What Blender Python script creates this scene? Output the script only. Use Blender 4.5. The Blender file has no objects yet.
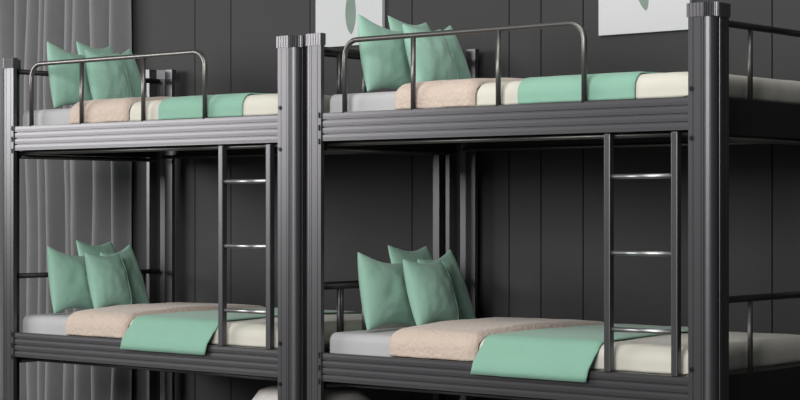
import bpy, bmesh, math, random
from mathutils import Vector, noise
S = bpy.context.scene
C = S.collection
PI = math.pi

# ------------------------------------------------------------ camera
cd = bpy.data.cameras.new('camera'); cam = bpy.data.objects.new('camera', cd); C.objects.link(cam)
cam.location = (7.734, -6.126, 1.084)
cam.rotation_euler = (PI/2, 0, math.radians(40.1))
cd.sensor_width = 36; cd.lens = 85.4; cd.shift_y = 0.010; cd.clip_end = 100
S.camera = cam

# ------------------------------------------------------------ world, lights, exposure
w = bpy.data.worlds.new('world'); S.world = w; w.use_nodes = True
bg = w.node_tree.nodes['Background']; bg.inputs[0].default_value = (0.80, 0.84, 0.90, 1); bg.inputs[1].default_value = 0.12

def area(name, loc, target, sx, sy, power, col=(1, 1, 1)):
    l = bpy.data.lights.new(name, 'AREA'); l.shape = 'RECTANGLE'; l.size = sx; l.size_y = sy
    l.energy = power; l.color = col
    o = bpy.data.objects.new(name, l); C.objects.link(o); o.location = loc
    o.rotation_euler = (Vector(target)-Vector(loc)).to_track_quat('-Z', 'Y').to_euler()
    return o
area('window_light', (-3.7, -3.6, 2.40), (-0.9, 0, 1.7), 4.2, 2.0, 265, (1.0, 0.99, 0.97))
area('front_fill', (4.4, -7.4, 3.2), (2.2, 0.2, 0.9), 4.4, 2.4, 500, (1.0, 0.98, 0.96))  # added softbox on the camera side, fills the bedding fronts
area('overhead_fill', (3.4, -1.6, 3.7), (1.8, 0.4, 0.8), 3.5, 1.2, 55, (1.0, 0.98, 0.95))  # unseen fill added above to brighten the pillows

vs = S.view_settings
vs.view_transform = 'Standard'; vs.look = 'None'; vs.gamma = 1; vs.use_curve_mapping = False
vs.exposure = 0.0
S.cycles.max_bounces = 8

# ------------------------------------------------------------ materials
def mat(name, col, rough=0.6, metal=0.0, col2=None, nscale=8, bump=0.0, bscale=60, sheen=0.0, kind='noise', spec=0.5, coat=0.0, stretch=None):
    m = bpy.data.materials.new(name); m.use_nodes = True
    nt = m.node_tree; b = nt.nodes['Principled BSDF']
    b.inputs['Base Color'].default_value = (*col, 1)
    b.inputs['Roughness'].default_value = rough; b.inputs['Metallic'].default_value = metal
    b.inputs['Specular IOR Level'].default_value = spec
    b.inputs['Coat Weight'].default_value = coat
    b.inputs['Sheen Weight'].default_value = sheen
    tc = nt.nodes.new('ShaderNodeTexCoord')
    src = tc.outputs['Object']
    if stretch:
        mp = nt.nodes.new('ShaderNodeMapping'); mp.inputs['Scale'].default_value = stretch
        nt.links.new(src, mp.inputs['Vector']); src = mp.outputs['Vector']
    if col2:
        n = nt.nodes.new('ShaderNodeTexNoise'); n.inputs['Scale'].default_value = nscale; n.inputs['Detail'].default_value = 4
        nt.links.new(src, n.inputs['Vector'])
        mx = nt.nodes.new('ShaderNodeMix'); mx.data_type = 'RGBA'
        mx.inputs[6].default_value = (*col, 1); mx.inputs[7].default_value = (*col2, 1)
        nt.links.new(n.outputs['Fac'], mx.inputs[0]); nt.links.new(mx.outputs[2], b.inputs['Base Color'])
    if bump:
        if kind == 'quilt':
            t = nt.nodes.new('ShaderNodeTexVoronoi'); t.inputs['Scale'].default_value = bscale; o = t.outputs['Distance']
        elif kind == 'wave':
            t = nt.nodes.new('ShaderNodeTexWave'); t.inputs['Scale'].default_value = bscale
            t.inputs['Distortion'].default_value = 1.5; t.inputs['Detail'].default_value = 1; o = t.outputs['Fac']
        else:
            t = nt.nodes.new('ShaderNodeTexNoise'); t.inputs['Scale'].default_value = bscale; o = t.outputs['Fac']
        nt.links.new(src, t.inputs['Vector'])
        bp = nt.nodes.new('ShaderNodeBump'); bp.inputs['Strength'].default_value = bump; bp.inputs['Distance'].default_value = 0.01
        nt.links.new(o, bp.inputs['Height']); nt.links.new(bp.outputs[0], b.inputs['Normal'])
    return m
M = {}
M['metal'] = mat('powder_coated_steel', (0.112, 0.110, 0.117), 0.36, 0.82, (0.106, 0.104, 0.111), 6)
M['beam'] = mat('shaded_black_steel', (0.018, 0.018, 0.018), 0.5, 0.3, (0.015, 0.015, 0.015), 30)  # shade of the end beams put into the colour; end rails are black
M['slot'] = mat('slot_black', (0.004, 0.004, 0.004), 0.9)
M['board'] = mat('bed_board', (0.010, 0.010, 0.010), 0.8, col2=(0.015, 0.013, 0.012))
M['bolt'] = mat('bolt_steel', (0.03, 0.03, 0.035), 0.4, 0.8)
M['tube'] = mat('tube_steel', (0.15, 0.145, 0.14), 0.36, 0.8)
M['chrome'] = mat('rung_steel', (0.38, 0.39, 0.39), 0.36, 0.9)
M['sheet'] = mat('grey_sheet', (0.42, 0.42, 0.43), 0.9, col2=(0.38, 0.38, 0.39), bump=0.15, bscale=14, sheen=0.1)
M['cream'] = mat('cream_cotton', (0.585, 0.575, 0.505), 0.9, col2=(0.54, 0.53, 0.46), nscale=5, bump=0.5, bscale=9, kind='noise', sheen=0.1)
M['beige'] = mat('beige_quilt', (0.55, 0.455, 0.385), 0.95, col2=(0.48, 0.395, 0.33), nscale=25, bump=0.35, bscale=55, kind='quilt', sheen=0.2)
M['green'] = mat('sage_green_cotton', (0.29, 0.495, 0.395), 0.85, col2=(0.26, 0.46, 0.36), nscale=6, bump=0.2, bscale=18, sheen=0.15)
M['throw'] = mat('green_throw', (0.215, 0.405, 0.31), 0.88, col2=(0.19, 0.37, 0.28), nscale=6, bump=0.25, bscale=22, sheen=0.15)
M['piping'] = mat('pale_green_piping', (0.30, 0.54, 0.42), 0.8)
M['wall'] = mat('dark_panel', (0.034, 0.034, 0.035), 0.65, col2=(0.030, 0.030, 0.031), nscale=3, bump=0.05, bscale=50, spec=0.3)
M['wallp'] = mat('grey_plaster', (0.10, 0.10, 0.10), 0.9, col2=(0.09, 0.09, 0.09))
M['floor'] = mat('grey_wood_floor', (0.055, 0.052, 0.05), 0.5, col2=(0.04, 0.038, 0.036), nscale=4, stretch=(1, 8, 1))
M['curtain'] = mat('grey_curtain', (0.215, 0.215, 0.22), 0.95, col2=(0.185, 0.185, 0.19), nscale=10, bump=0.25, bscale=120, sheen=0.1)
M['paper'] = mat('picture_paper', (0.52, 0.53, 0.54), 0.8, col2=(0.50, 0.51, 0.52), nscale=2)
M['leaf'] = mat('leaf_ink', (0.10, 0.17, 0.14), 0.8, col2=(0.26, 0.30, 0.28), nscale=7)
M['pouf'] = mat('white_boucle', (0.75, 0.72, 0.69), 0.95, col2=(0.66, 0.63, 0.60), nscale=20, bump=0.4, bscale=50)

# ------------------------------------------------------------ helpers
def link(name, bm, m, parent=None, smooth=False):
    bmesh.ops.recalc_face_normals(bm, faces=bm.faces[:])
    me = bpy.data.meshes.new(name); bm.to_mesh(me); bm.free()
    if smooth:
        for p in me.polygons: p.use_smooth = True
    me.materials.append(m)
    o = bpy.data.objects.new(name, me); C.objects.link(o)
    if parent: o.parent = parent
    return o
def tag(o, label, cat, group=None):
    o['label'] = label; o['category'] = cat
    if group: o['group'] = group
    return o
def struct(name, bm, m):
    o = link(name, bm, m); o['kind'] = 'structure'; return o
def box(bm, a, b, bev=0.0):
    r = bmesh.ops.create_cube(bm, size=1)
    v = r['verts']
    for p in v:
        p.co = Vector([(a[i]+b[i])/2 + p.co[i]*(b[i]-a[i]) for i in range(3)])
    if bev:
        es = list({e for p in v for e in p.link_edges})
        bmesh.ops.bevel(bm, geom=es, offset=bev, segments=2, profile=0.5, affect='EDGES')
def prism(bm, pts, axis, a, b):
    """extrude a 2D outline along axis ('x': pts are (y,z); 'z': pts are (x,y))"""
    def P(p, t):
        if axis == 'x': return (t, p[0], p[1])
        if axis == 'y': return (p[0], t, p[1])
        return (p[0], p[1], t)
    A = [bm.verts.new(P(p, a)) for p in pts]; B = [bm.verts.new(P(p, b)) for p in pts]
    n = len(pts)
    for i in range(n): bm.faces.new((A[i], A[(i+1) % n], B[(i+1) % n], B[i]))
    bm.faces.new(A); bm.faces.new(B)
def tube(bm, pts, r, seg=12, caps=True):
    pts = [Vector(p) for p in pts]; rings = []
    t0 = (pts[1]-pts[0]).normalized()
    nrm = t0.orthogonal().normalized()
    for i, p in enumerate(pts):
        t = (pts[min(i+1, len(pts)-1)]-pts[max(i-1, 0)]).normalized()
        nrm = (nrm - t*nrm.dot(t)).normalized(); bn = t.cross(nrm)
        rings.append([bm.verts.new(p + (nrm*math.cos(k*2*PI/seg)+bn*math.sin(k*2*PI/seg))*r) for k in range(seg)])
    for A, B in zip(rings, rings[1:]):
        for k in range(seg): bm.faces.new((A[k], A[(k+1) % seg], B[(k+1) % seg], B[k]))
    if caps: bm.faces.new(rings[0]); bm.faces.new(rings[-1])
def disc(bm, c, r, axis, h, seg=16):
    d = {'y': Vector((0, 1, 0)), 'z': Vector((0, 0, 1)), 'x': Vector((1, 0, 0))}[axis]
    tube(bm, [Vector(c), Vector(c)+d*h], r, seg)

# ------------------------------------------------------------ room
WY = 1.17                      # face of the panelled wall
FZ = -0.13
XL, XR, YF, ZC = -6.5, 9.2, -9.0, 4.0
bm = bmesh.new(); box(bm, (XL, YF, FZ-0.1), (XR, WY+0.2, FZ)); struct('floor', bm, M['floor'])
grooves = [-5.6, -5.0, -4.1, -3.5, -2.7, -2.1, -1.56, -1.1, -0.55, 0.108, 0.389, 0.974, 1.669, 2.274, 2.462, 2.703, 3.689, 4.15, 4.9, 5.3, 6.1, 6.9, 7.3, 8.1]
pts = [(XL, WY+0.15), (XL, WY)]
for g in grooves:
    pts += [(g-0.0035, WY), (g-0.003, WY+0.010), (g+0.003, WY+0.010), (g+0.0035, WY)]
pts += [(XR, WY), (XR, WY+0.15)]
bm = bmesh.new(); prism(bm, pts, 'z', FZ, ZC); struct('wall_back', bm, M['wall'])
bm = bmesh.new(); box(bm, (XL-0.15, YF, FZ), (XL, WY+0.15, ZC)); struct('wall_left', bm, M['wallp'])
bm = bmesh.new(); box(bm, (XL, WY-0.015, FZ), (XR, WY, FZ+0.08), 0.003); struct('baseboard_back', bm, M['wall'])

# curtain hanging before the back wall, left of the beds
def curtain():
    bm = bmesh.new(); rnd = random.Random(5)
    x = -2.6; xs = []; end = -0.382
    # irregular folds: list of (x, depth)
    prof = []
    t = x
    while t < end:
        wd = rnd.choice([0.12, 0.15, 0.19, 0.10]); dp = rnd.uniform(0.09, 0.145)
        n = 16
        wd = min(wd, max(end-t, 0.02))
        for k in range(n):
            u = k/n
            s = 0.5-0.5*math.cos(2*PI*u**0.8) if u > 0 else 0
            prof.append((t+wd*u, s*dp))
        t += wd
    prof.append((end, 0.0))
    nz = 50; H = 3.4; rows = []
    for j in range(nz+1):
        z = FZ+0.015+H*j/nz; row = []
        for i, (px, d) in enumerate(prof):
            q = 1 + 0.35*noise.noise(Vector((px*5, z*0.9, 3)))
            sh = 0.012*noise.noise(Vector((px*3, z*1.4, 7)))
            row.append(bm.verts.new((px+sh, WY-0.02-min(0.165, d*q*1.0+0.006), z)))
        rows.append(row)
    for A, B in zip(rows, rows[1:]):
        for i in range(len(prof)-1): bm.faces.new((A[i], A[i+1], B[i+1], B[i]))
    o = link('curtain', bm, M['curtain'], None, True)
    sd = o.modifiers.new('thickness', 'SOLIDIFY'); sd.thickness = 0.003; sd.offset = 1
    tag(o, 'grey floor-length curtain in soft vertical folds at the left of the panelled wall', 'curtain')
curtain()

# pictures
def leaf_shape(cx, z0, z1, wd, y0, bend):
    bm = bmesh.new(); n = 28; L = []; Rr = []
    for i in range(n+1):
        u = i/n; z = z0+(z1-z0)*u
        h = wd*0.5*math.sin(PI*u**0.75)**0.9 if 0 < u < 1 else 0.0004
        c = cx+bend*math.sin(PI*u*0.5)
        L.append((c-h, z)); Rr.append((c+h*0.8, z))
    outline = L + Rr[::-1]
    prism(bm, outline, 'y', y0, y0+0.0015)
    return bm
def picture(x0, x1, z0, z1, leaves, label):
    r = bpy.data.objects.new('picture', None); C.objects.link(r); r.location = ((x0+x1)/2, WY, z0)
    tag(r, label, 'picture', 'leaf pictures on the panelled wall')
    cx = (x0+x1)/2
    bm = bmesh.new(); box(bm, (x0-cx, -0.022, 0), (x1-cx, 0, z1-z0), 0.002); link('canvas', bm, M['paper'], r)
    for (lx, lz0, lz1, wd, bend) in leaves:
        link('painted_leaf', leaf_shape(lx, lz0, lz1, wd, -0.0235, bend), M['leaf'], r)
picture(1.033, 1.491, 1.916, 2.55, [(0.020, 0.058, 0.33, 0.078, 0.0), (-0.05, 0.34, 0.56, 0.07, -0.03)],
        'white leaf picture above the green pillows of the nearer bunk bed')
picture(2.803, 3.29, 1.877, 2.55, [(0.016, 0.098, 0.38, 0.075, -0.035), (0.06, 0.36, 0.58, 0.07, 0.03)],
        'white leaf picture above the cream foot end of the nearer bunk bed')

# ------------------------------------------------------------ bunk bed
RL = 1.862; W = 1.12; ZT = 1.85; ZR = (0.45, 1.50); FL = 0.07; CR = 0.04; TH = 0.022
def post_outline(ribs=True):
    """plan of a corner post, outer corner at lower right: front flange on y=0, side flange on x=0, rounded between; x from -0.11 to 0"""
    out = []
    x = -(FL+CR)
    out.append((x, 0.0))
    for g in (0.30, 0.80):
        gx = x+FL*g
        out += [(gx-0.0012, 0), (gx-0.0006, 0.0035), (gx+0.0006, 0.0035), (gx+0.0012, 0)]
    out += [(-CR-0.004, 0.0), (-CR-0.003, 0.004), (-CR, 0.004)]
    n = 10; r = CR-0.002
    for i in range(n+1):
        a = -PI/2+PI/2*i/n
        out.append((-CR+r*math.cos(a), CR+r*math.sin(a)))
    out += [(-0.004, CR), (-0.004, CR+0.003), (0, CR+0.004)]
    for g in (0.2, 0.7):
        gy = CR+FL*g
        out += [(0, gy-0.0012), (-0.0035, gy-0.0006), (-0.0035, gy+0.0006), (0, gy+0.0012)]
    out += [(0, CR+FL), (-TH, CR+FL), (-TH, CR+0.012), (-CR*0.75, CR*0.75+0.006), (-CR-0.012, TH), (-(FL+CR), TH)]
    return out
def cap_outline():
    o = 0.0045; out = []
    path = []
    n = 16
    xs = [-(FL+CR)-o + (FL+o)*i/10 for i in range(11)]
    for i, x in enumerate(xs):
        path.append((x, -o if i % 2 == 0 else -o+0.0042))
    for i in range(1, n):
        a = -PI/2+PI/2*i/n; rr = CR+o - (0.0042 if i % 2 else 0)
        path.append((-CR+rr*math.cos(a), CR+rr*math.sin(a)))
    ys = [CR+(FL+o)*i/10 for i in range(11)]
    for i, y in enumerate(ys):
        path.append((o if i % 2 == 0 else o-0.0042, y))
    t = TH+2*o
    path += [(o-t, CR+FL+o), (o-t, CR+0.02), (-CR-0.02, t-o), (-(FL+CR)-o, t-o)]
    return path
def mirror(pts, sx, sy, ox, oy):
    return [(ox+sx*p[0], oy+sy*p[1]) for p in pts]

def end_frame(root, side, ztop, zrail, vert):
    """guard at one end of a bed: side=-1 head, +1 foot"""
    x = -0.055 if side < 0 else RL+0.055
    bm = bmesh.new()
    z = zrail+0.285
    tube(bm, [(x, 0.07, z), (x, W-0.07, z)], 0.0135)
    e = link('end_rail', bm, M['beam'], root, True)
    for y in vert:
        bm = bmesh.new(); tube(bm, [(x, y, zrail-0.01), (x, y, z-0.006)], 0.0105)
        link('end_bar', bm, M['tube'] if side > 0 else M['metal'], e, True)

def make_bunk(x0, label, head_verticals):
    root = bpy.data.objects.new('bunk_bed', None); C.objects.link(root); root.location = (x0, 0, 0)
    tag(root, label, 'bunk bed', 'bunk beds in a row')
    # four posts; corner order: front right, front left, back right, back left
    for (sx, sy, ox, oy) in ((1, 1, RL+0.11, 0), (-1, 1, -0.11, 0), (1, -1, RL+0.11, W), (-1, -1, -0.11, W)):
        bm = bmesh.new(); prism(bm, mirror(post_outline(), sx, sy, ox, oy), 'z', FZ, ZT-0.052)
        p = link('post', bm, M['metal'], root)
        bm = bmesh.new(); prism(bm, mirror(cap_outline(), sx, sy, ox, oy), 'z', ZT-0.052, ZT)
        link('post_cap', bm, M['metal'], p)
        yb = oy - sy*0.003
        if sx > 0:
            for z in (1.53, 1.345, 0.48, 0.30):
                bm = bmesh.new(); disc(bm, (ox-sx*0.095, yb+0.003*sy, z), 0.010, 'y', -0.003*sy)
                tube(bm, [(ox-sx*0.095, yb, z), (ox-sx*0.095, yb-0.0035*sy, z)], 0.0045, 8)
                link('bolt', bm, M['bolt'], p)
        else:
            for z in (1.49, 1.435, 1.375, 0.44, 0.385, 0.325):
                bm = bmesh.new(); box(bm, (ox+0.098, yb-0.0005 if sy > 0 else yb-0.003, z-0.012), (ox+0.104, yb+0.0035 if sy > 0 else yb+0.0005, z+0.012))
                link('slot', bm, M['slot'], p)
    for zt in ZR:
        hgt = 0.123
        # side rails, ribbed aluminium section
        for front in (True, False):
            y0, s = (0.006, 1) if front else (W-0.006, -1)
            o = []
            zb = zt-hgt
            o.append((y0, zb)); n = 4; hh = hgt/n
            for k in range(n):
                a = zb+k*hh; b = a+hh
                o.append((y0, a+0.0025)); o.append((y0-s*0.0004, a+hh*0.5)); o.append((y0+s*0.0002, b-0.004))
                if k < n-1: o += [(y0+s*0.007, b-0.0025), (y0+s*0.007, b+0.0015)]
            o += [(y0, zt), (y0+s*0.03, zt), (y0+s*0.03, zb), ]
            bm = bmesh.new(); prism(bm, o, 'x', -0.0, RL)
            link('side_rail', bm, M['metal'], root)
        # end beams
        for x in (-0.07, RL+0.04):
            bm = bmesh.new(); box(bm, (x, 0.112, zt-0.14), (x+0.03, W-0.112, zt), 0.003)
            link('end_beam', bm, M['beam'], root)
        # base board and the tubes below
        bm = bmesh.new(); box(bm, (-0.035, 0.04, zt-0.085), (RL+0.035, W-0.04, zt-0.07))
        link('base_board', bm, M['board'], root)
        for (a, b) in (((-0.03, W-0.07, zt-0.135), (RL+0.03, W-0.07, zt-0.135)), ((-0.03, 0.065, zt-0.135), (RL+0.03, 0.065, zt-0.135))):
            bm = bmesh.new(); tube(bm, [a, b], 0.010); link('crossbar', bm, M['tube'], root, True)
        for x in (-0.055, RL+0.055):
            bm = bmesh.new(); tube(bm, [(x, 0.09, zt-0.152), (x, W-0.09, zt-0.152)], 0.011); link('crossbar', bm, M['tube'], root, True)
        for k in range(5):
            x = RL*(k+0.5)/5
            bm = bmesh.new(); box(bm, (x-0.015, 0.04, zt-0.105), (x+0.015, W-0.04, zt-0.085)); link('cross_slat', bm, M['board'], root)
        end_frame(root, -1, ZT, zt, head_verticals)
        end_frame(root, 1, ZT, zt, (0.18, 0.365, W-0.18))
    # guard rail on the upper bed
    bm = bmesh.new(); zt = ZR[1]; h = 1.810; xa, xb = 0.068*RL, 0.742*RL; r = 0.07; y = 0.0155
    path = [(xa, y, zt-0.004)]
    for i in range(9):
        a = PI-PI/2*i/8; path.append((xa+r+r*math.cos(a), y, h-r+r*math.sin(a)))
    for i in range(9):
        a = PI/2-PI/2*i/8; path.append((xb-r+r*math.cos(a), y, h-r+r*math.sin(a)))
    path.append((xb, y, zt-0.004))
    tube(bm, path, 0.0115, 14)
    g = link('guard_rail', bm, M['tube'], root, True)
    for t in (0.275, 0.516):
        bm = bmesh.new(); tube(bm, [(t*RL, y, zt-0.004), (t*RL, y, h-0.002)], 0.011, 12); link('guard_bar', bm, M['tube'], g, True)
    # ladder
    bm = bmesh.new(); xa, xb = 1.497, 1.800
    box(bm, (xa-0.0145, 0.0, 0.449), (xa+0.0145, 0.031, 1.372), 0.004)
    box(bm, (xb-0.0145, 0.0, 0.449), (xb+0.0145, 0.031, 1.372), 0.004)
    l = link('ladder', bm, M['metal'], root)
    for z in (1.205, 0.910, 0.615):
        bm = bmesh.new(); tube(bm, [(xa+0.015, 0.016, z), (xb-0.015, 0.016, z)], 0.010, 12); link('ladder_rung', bm, M['chrome'], l, True)
    return root

BX = (0.0, 2.123)
make_bunk(BX[0], 'grey metal bunk bed beside the curtain, the farther of the two', (W-0.18,))
make_bunk(BX[1], 'grey metal bunk bed under the leaf pictures, the nearer of the two', (0.18, 0.35, W-0.35, W-0.18))

# ------------------------------------------------------------ bedding
YA, YB, MH = 0.066, W-0.066, 0.082       # mattress sides, height of its top above the rail
def section(d, zlo, drape=None):
    """points (y,z rel. to rail top) over the mattress, at distance d from it"""
    r = 0.035
    pts = []
    if drape:
        q = d-0.024
        pts += [(-0.010-q, -drape), (-0.009-q, -drape*0.5), (-0.005-q, 0.004+q), (0.010-q, 0.030), (0.026-q, 0.056)]
        # round on to the top
        for i in range(1, 7):
            a = PI*0.92-(PI*0.92-PI/2)*i/6
            pts.append((YA+r+(r+d)*math.cos(a), MH-r+(r+d)*math.sin(a)))
    else:
        for k in range(5): pts.append((YA-d, zlo+(MH-r-zlo)*k/5))
        for i in range(7):
            a = PI-PI/2*i/6
            pts.append((YA+r+(r+d)*math.cos(a), MH-r+(r+d)*math.sin(a)))
    n = 26
    for k in range(1, n):
        pts.append((YA+r+(YB-YA-2*r)*k/n, MH+d))
    for i in range(7):
        a = PI/2-PI/2*i/6
        pts.append((YB-r+(r+d)*math.cos(a), MH-r+(r+d)*math.sin(a)))
    for k in range(1, 5): pts.append((YB+d, MH-r-(MH-r-zlo)*k/4))
    return pts
def cover(name, mt, x0, x1, din, dout, zr, xoff, zlo=-0.03, drape=None, n=40, seed=0, amp=0.004, edge=0.04, skew=0.0, crown=0.0, lift=False, wrap=False):
    """blanket of real thickness laid over the mattress; tapered rounded ends"""
    bm = bmesh.new(); outer = []; inner = []
    for i in range(n+1):
        u = 0.5-0.5*math.cos(PI*i/n); x = x0+(x1-x0)*u
        e0 = min(1, (x-x0)/edge); e1 = min(1, (x1-x)/edge)
        e = math.sqrt(max(0, 1-(1-e0)**2))*math.sqrt(max(0, 1-(1-e1)**2))
        for lst, inn in ((outer, False), (inner, True)):
            do = din+0.002+(dout-din)*e
            P = section(din if inn else do, zlo, drape)
            row = []
            for k, (y, z) in enumerate(P):
                nn = 0
                xx = x+skew*(z-0.05)*3 if z < MH-0.03 else x+skew*(MH-0.08)*3
                if not inn:
                    q = Vector((x*6+seed*9, y*5, z*7+seed))
                    nn = amp*(noise.noise(q)+0.5*noise.noise(q*2.3))*e
                    top = max(0, min(1, (z-0.02)/0.06)); cy = (y-YA)/(YB-YA)
                    z = z+nn
                    if lift: z += 0.025*e*top*math.sin(PI*max(0, min(1, cy)))**0.6
                    y = y-abs(nn)*0.6 if k < 6 else y
                    xx += 0.006*noise.noise(Vector((y*4, z*9, seed+x)))*1.0
                if crown:      # the same swell for everything laid over the duvet
                    top = max(0, min(1, (z-0.03)/0.06)); cy = max(0, min(1, (y-YA)/(YB-YA)))
                    z += top*(crown*math.sin(PI*cy)**0.6 + 0.004*(1+noise.noise(Vector((xx*3.1, y*3, zr))))*math.sin(PI*cy))
                if wrap and xx > RL-0.002-0.035:       # fold down over the end of the mattress
                    q0 = RL-0.002-0.035; sx = xx-q0; rr = 0.035+do; a = sx/rr
                    if a < PI/2: xx = q0+rr*math.sin(a); dz = rr*(1-math.cos(a))
                    else: xx = q0+rr; dz = rr+sx-rr*PI/2
                    if not inn: xx += 0.004*(1+noise.noise(Vector((y*22, z*3, 5))))*min(1, a)
                    z = max(0.004+0.3*(do-din), z-dz)
                row.append(bm.verts.new((xoff+xx, y, zr+z)))
            lst.append(row)
    m = len(outer[0])
    for G in (outer, inner):
        for A, B in zip(G, G[1:]):
            for k in range(m-1): bm.faces.new((A[k], A[k+1], B[k+1], B[k]))
    for i in range(n):
        for k in (0, m-1): bm.faces.new((outer[i][k], outer[i+1][k], inner[i+1][k], inner[i][k]))
    for k in range(m-1):
        for i in (0, n): bm.faces.new((outer[i][k], outer[i][k+1], inner[i][k+1], inner[i][k]))
    return link(name, bm, mt, None, True)

def pillow(name, BL, BR, TL, TR, th, parent=None, seed=0):
    """cushion between four corner points, faces bulging along the normal"""
    BL, BR, TL, TR = map(Vector, (BL, BR, TL, TR))
    nrm = (BR-BL).cross(TL-BL).normalized()
    bm = bmesh.new(); n = 30; F = []; B = []
    for j in range(n+1):
        rf = []; rb = []
        for i in range(n+1):
            u = math.sin(PI/2*(-1+2*i/n)); v = math.sin(PI/2*(-1+2*j/n))
            su = u*(1+0.025*(1-v*v)); sv = v*(1-0.15*(1-u*u)**1.3)
            a = (su+1)/2; b = (sv+1)/2
            p = BL*(1-a)*(1-b)+BR*a*(1-b)+TL*(1-a)*b+TR*a*b
            t = th*((1-u*u)*(1-v*v))**0.42
            q = Vector((u*2.2+seed*3.1, v*2.2, seed))
            wr = 0.006*noise.noise(q)*(1-u*u)*(1-v*v)*2 + 0.004*noise.noise(q*3)*(1-u**4)*(1-v**4)
            rf.append(bm.verts.new(p+nrm*(t+wr)))
            rb.append(rf[-1] if (i in (0, n) or j in (0, n)) else bm.verts.new(p-nrm*(t*0.8)))
        F.append(rf); B.append(rb)
    for j in range(n):
        for i in range(n):
            bm.faces.new((F[j][i], F[j][i+1], F[j+1][i+1], F[j+1][i]))
            bm.faces.new((B[j][i], B[j+1][i], B[j+1][i+1], B[j][i+1]))
    base = (BL+BR)/2
    for v in bm.verts: v.co -= base
    o = link(name, bm, M['green'], None, True); o.location = base
    # where the front face lies, for a piping
    def at(u, v):
        su = u*(1+0.025*(1-v*v)); sv = v*(1-0.15*(1-u*u)**1.3); a = (su+1)/2; b = (sv+1)/2
        p = BL*(1-a)*(1-b)+BR*a*(1-b)+TL*(1-a)*b+TR*a*b
        q = Vector((u*2.2+seed*3.1, v*2.2, seed))
        wr = 0.006*noise.noise(q)*(1-u*u)*(1-v*v)*2 + 0.004*noise.noise(q*3)*(1-u**4)*(1-v**4)
        return p+nrm*(th*((1-u*u)*(1-v*v))**0.42+wr)-base
    return o, at

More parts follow.
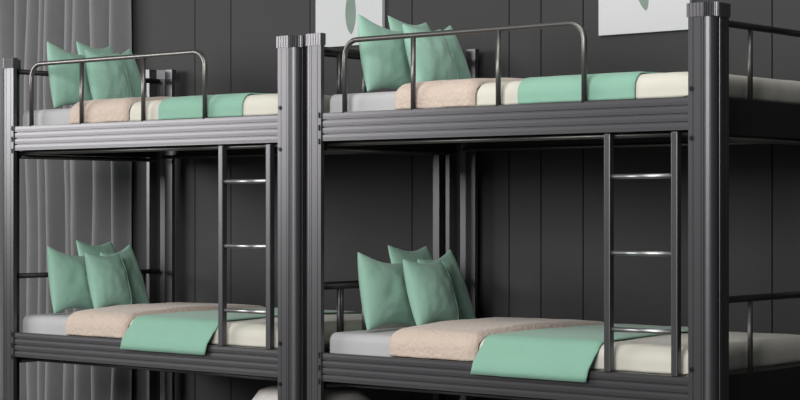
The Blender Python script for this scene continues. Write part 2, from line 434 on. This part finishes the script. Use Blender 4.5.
def bedding(bx, upper, bunk, tier, groups):
    zr = ZR[1] if upper else ZR[0]
    L = RL
    # mattress, closed rounded slab
    bm = bmesh.new(); box(bm, (-0.0, YA, zr-0.068), (L-0.002, YB, zr+MH), 0.034)
    o = link('mattress', bm, M['cream'], None, True); o.location = (bx, 0, 0)
    tag(o, 'cream mattress on the %s bed of %s' % (tier, bunk), 'mattress', 'mattresses')
    o = cover('bed_sheet', M['sheet'], -0.003, 0.30*L, 0.0010, 0.0015, zr, bx, -0.02, None, 20, 1, 0.0, 0.01)
    tag(o, 'light grey sheet at the head of the %s bed of %s' % (tier, bunk), 'bed sheet', 'grey bed sheets')
    ub = upper
    t_be = (0.204, 0.436) if ub else (0.188, 0.442 if bx > 1 else 0.432)
    t_cr = (t_be[1]+0.003, 1.0+0.10/RL)
    t_gr = (0.560, 0.860) if ub else (0.460 if bx > 1 else 0.453, 0.766)
    o = cover('duvet', M['cream'], t_cr[0]*L, t_cr[1]*L, 0.002, 0.0175, zr, bx, 0.004, None, 50, 3 if ub else 4, 0.0025, 0.03, crown=0.002 if ub else 0.005, wrap=True)
    tag(o, 'cream duvet at the foot of the %s bed of %s' % (tier, bunk), 'duvet', 'cream duvets')
    o = cover('blanket', M['beige'], t_be[0]*L, t_be[1]*L, 0.008, 0.030, zr, bx, 0.004, None, 40, 7 if ub else 9, 0.004, 0.05, lift=True)
    tag(o, 'beige quilted blanket across the %s bed of %s' % (tier, bunk), 'blanket', 'beige blankets')
    if ub:
        o = cover('throw', M['throw'], t_gr[0]*L, t_gr[1]*L, 0.0245, 0.0290, zr, bx, 0.004, None, 40, 5, 0.0015, 0.02, crown=0.002 if ub else 0.005)
        tag(o, 'sage green throw tucked in on the upper bed of %s' % bunk, 'throw', 'green throws')
    else:
        o = cover('throw', M['throw'], t_gr[0]*L, t_gr[1]*L, 0.0245, 0.0290, zr, bx, 0.004, 0.044, 40, 6, 0.0015, 0.02, skew=0.06, crown=0.002 if ub else 0.005)
        tag(o, 'sage green throw hanging over the rail, lower bed of %s' % bunk, 'throw', 'green throws')
    z0 = zr+MH+0.006
    fy = 0.86 if bx < 1 else 1.0
    def P(x, y, z): return (bx+x, 0.15+(y-0.15)*fy, zr+z)
    zb = MH+0.012
    spec = [
        ('A', P(0.140, 0.15, zb), P(0.125, 0.51, zb), P(0.078, 0.155, 0.440), P(0.06, 0.49, 0.385), 0.062,
         'sage green pillow nearest the front rail, on the %s bed of %s'),
        ('C', P(0.055, 0.54, zb), P(0.030, 0.92, zb), P(-0.025, 0.48, 0.465), P(-0.035, 0.77, 0.455), 0.048,
         'sage green pillow farthest back, showing two corners, on the %s bed of %s'),
        ('D', P(0.175, 0.58, zb), P(0.180, 0.88, zb), P(0.075, 0.57, 0.400), P(0.070, 0.82, 0.440), 0.048,
         'sage green pillow just behind the piped one on the %s bed of %s'),
        ('B', P(0.280, 0.33, zb+0.006), P(0.270, 0.63, zb+0.006), P(0.165, 0.36, 0.405), P(0.165, 0.63, 0.400), 0.062,
         'sage green pillow with pale piping on the %s bed of %s'),
    ]
    for k, (nm, a, b, c, d, th, lab) in enumerate(spec):
        o, at = pillow('pillow', a, b, c, d, th, seed=k+(3 if ub else 0))
        tag(o, lab % (tier, bunk), 'pillow', 'green pillows')
        if nm == 'B':
            bm = bmesh.new(); pts = [at(0.87, -0.93+1.86*i/24) for i in range(25)]
            tube(bm, pts, 0.003, 6); link('piping', bm, M['piping'], o, True)
for bx, bunk in zip(BX, ('the curtain-side bunk', 'the nearer bunk')):
    bedding(bx, True, bunk, 'upper', None)
    bedding(bx, False, bunk, 'lower', None)

# ------------------------------------------------------------ pouf between the bunks
def pouf(x, y, r, h):
    root = bpy.data.objects.new('pouf', None); C.objects.link(root); root.location = (x, y, FZ)
    tag(root, 'round white pouf on the floor behind the two middle posts', 'pouf')
    bm = bmesh.new(); seg = 40; prof = [(0.02, 0.0), (r*0.86, 0.0), (r*0.97, 0.03), (r, h*0.35), (r*0.985, h*0.6), (r*0.93, h*0.76), (r*0.80, h*0.90), (r*0.55, h*0.975), (r*0.25, h*0.998), (0.02, h)]
    rings = [[bm.verts.new((a*math.cos(2*PI*k/seg), a*math.sin(2*PI*k/seg), z)) for k in range(seg)] for a, z in prof]
    for A, B in zip(rings, rings[1:]):
        for k in range(seg): bm.faces.new((A[k], A[(k+1) % seg], B[(k+1) % seg], B[k]))
    bm.faces.new(rings[0]); bm.faces.new(rings[-1])
    link('cushion', bm, M['pouf'], root, True)
    bm = bmesh.new(); tube(bm, [(r*0.935*math.cos(2*PI*k/40), r*0.935*math.sin(2*PI*k/40), h*0.755) for k in range(41)], 0.006, 8, False)
    link('seam', bm, M['pouf'], root, True)
pouf(1.64, 0.46, 0.31, 0.262-FZ)
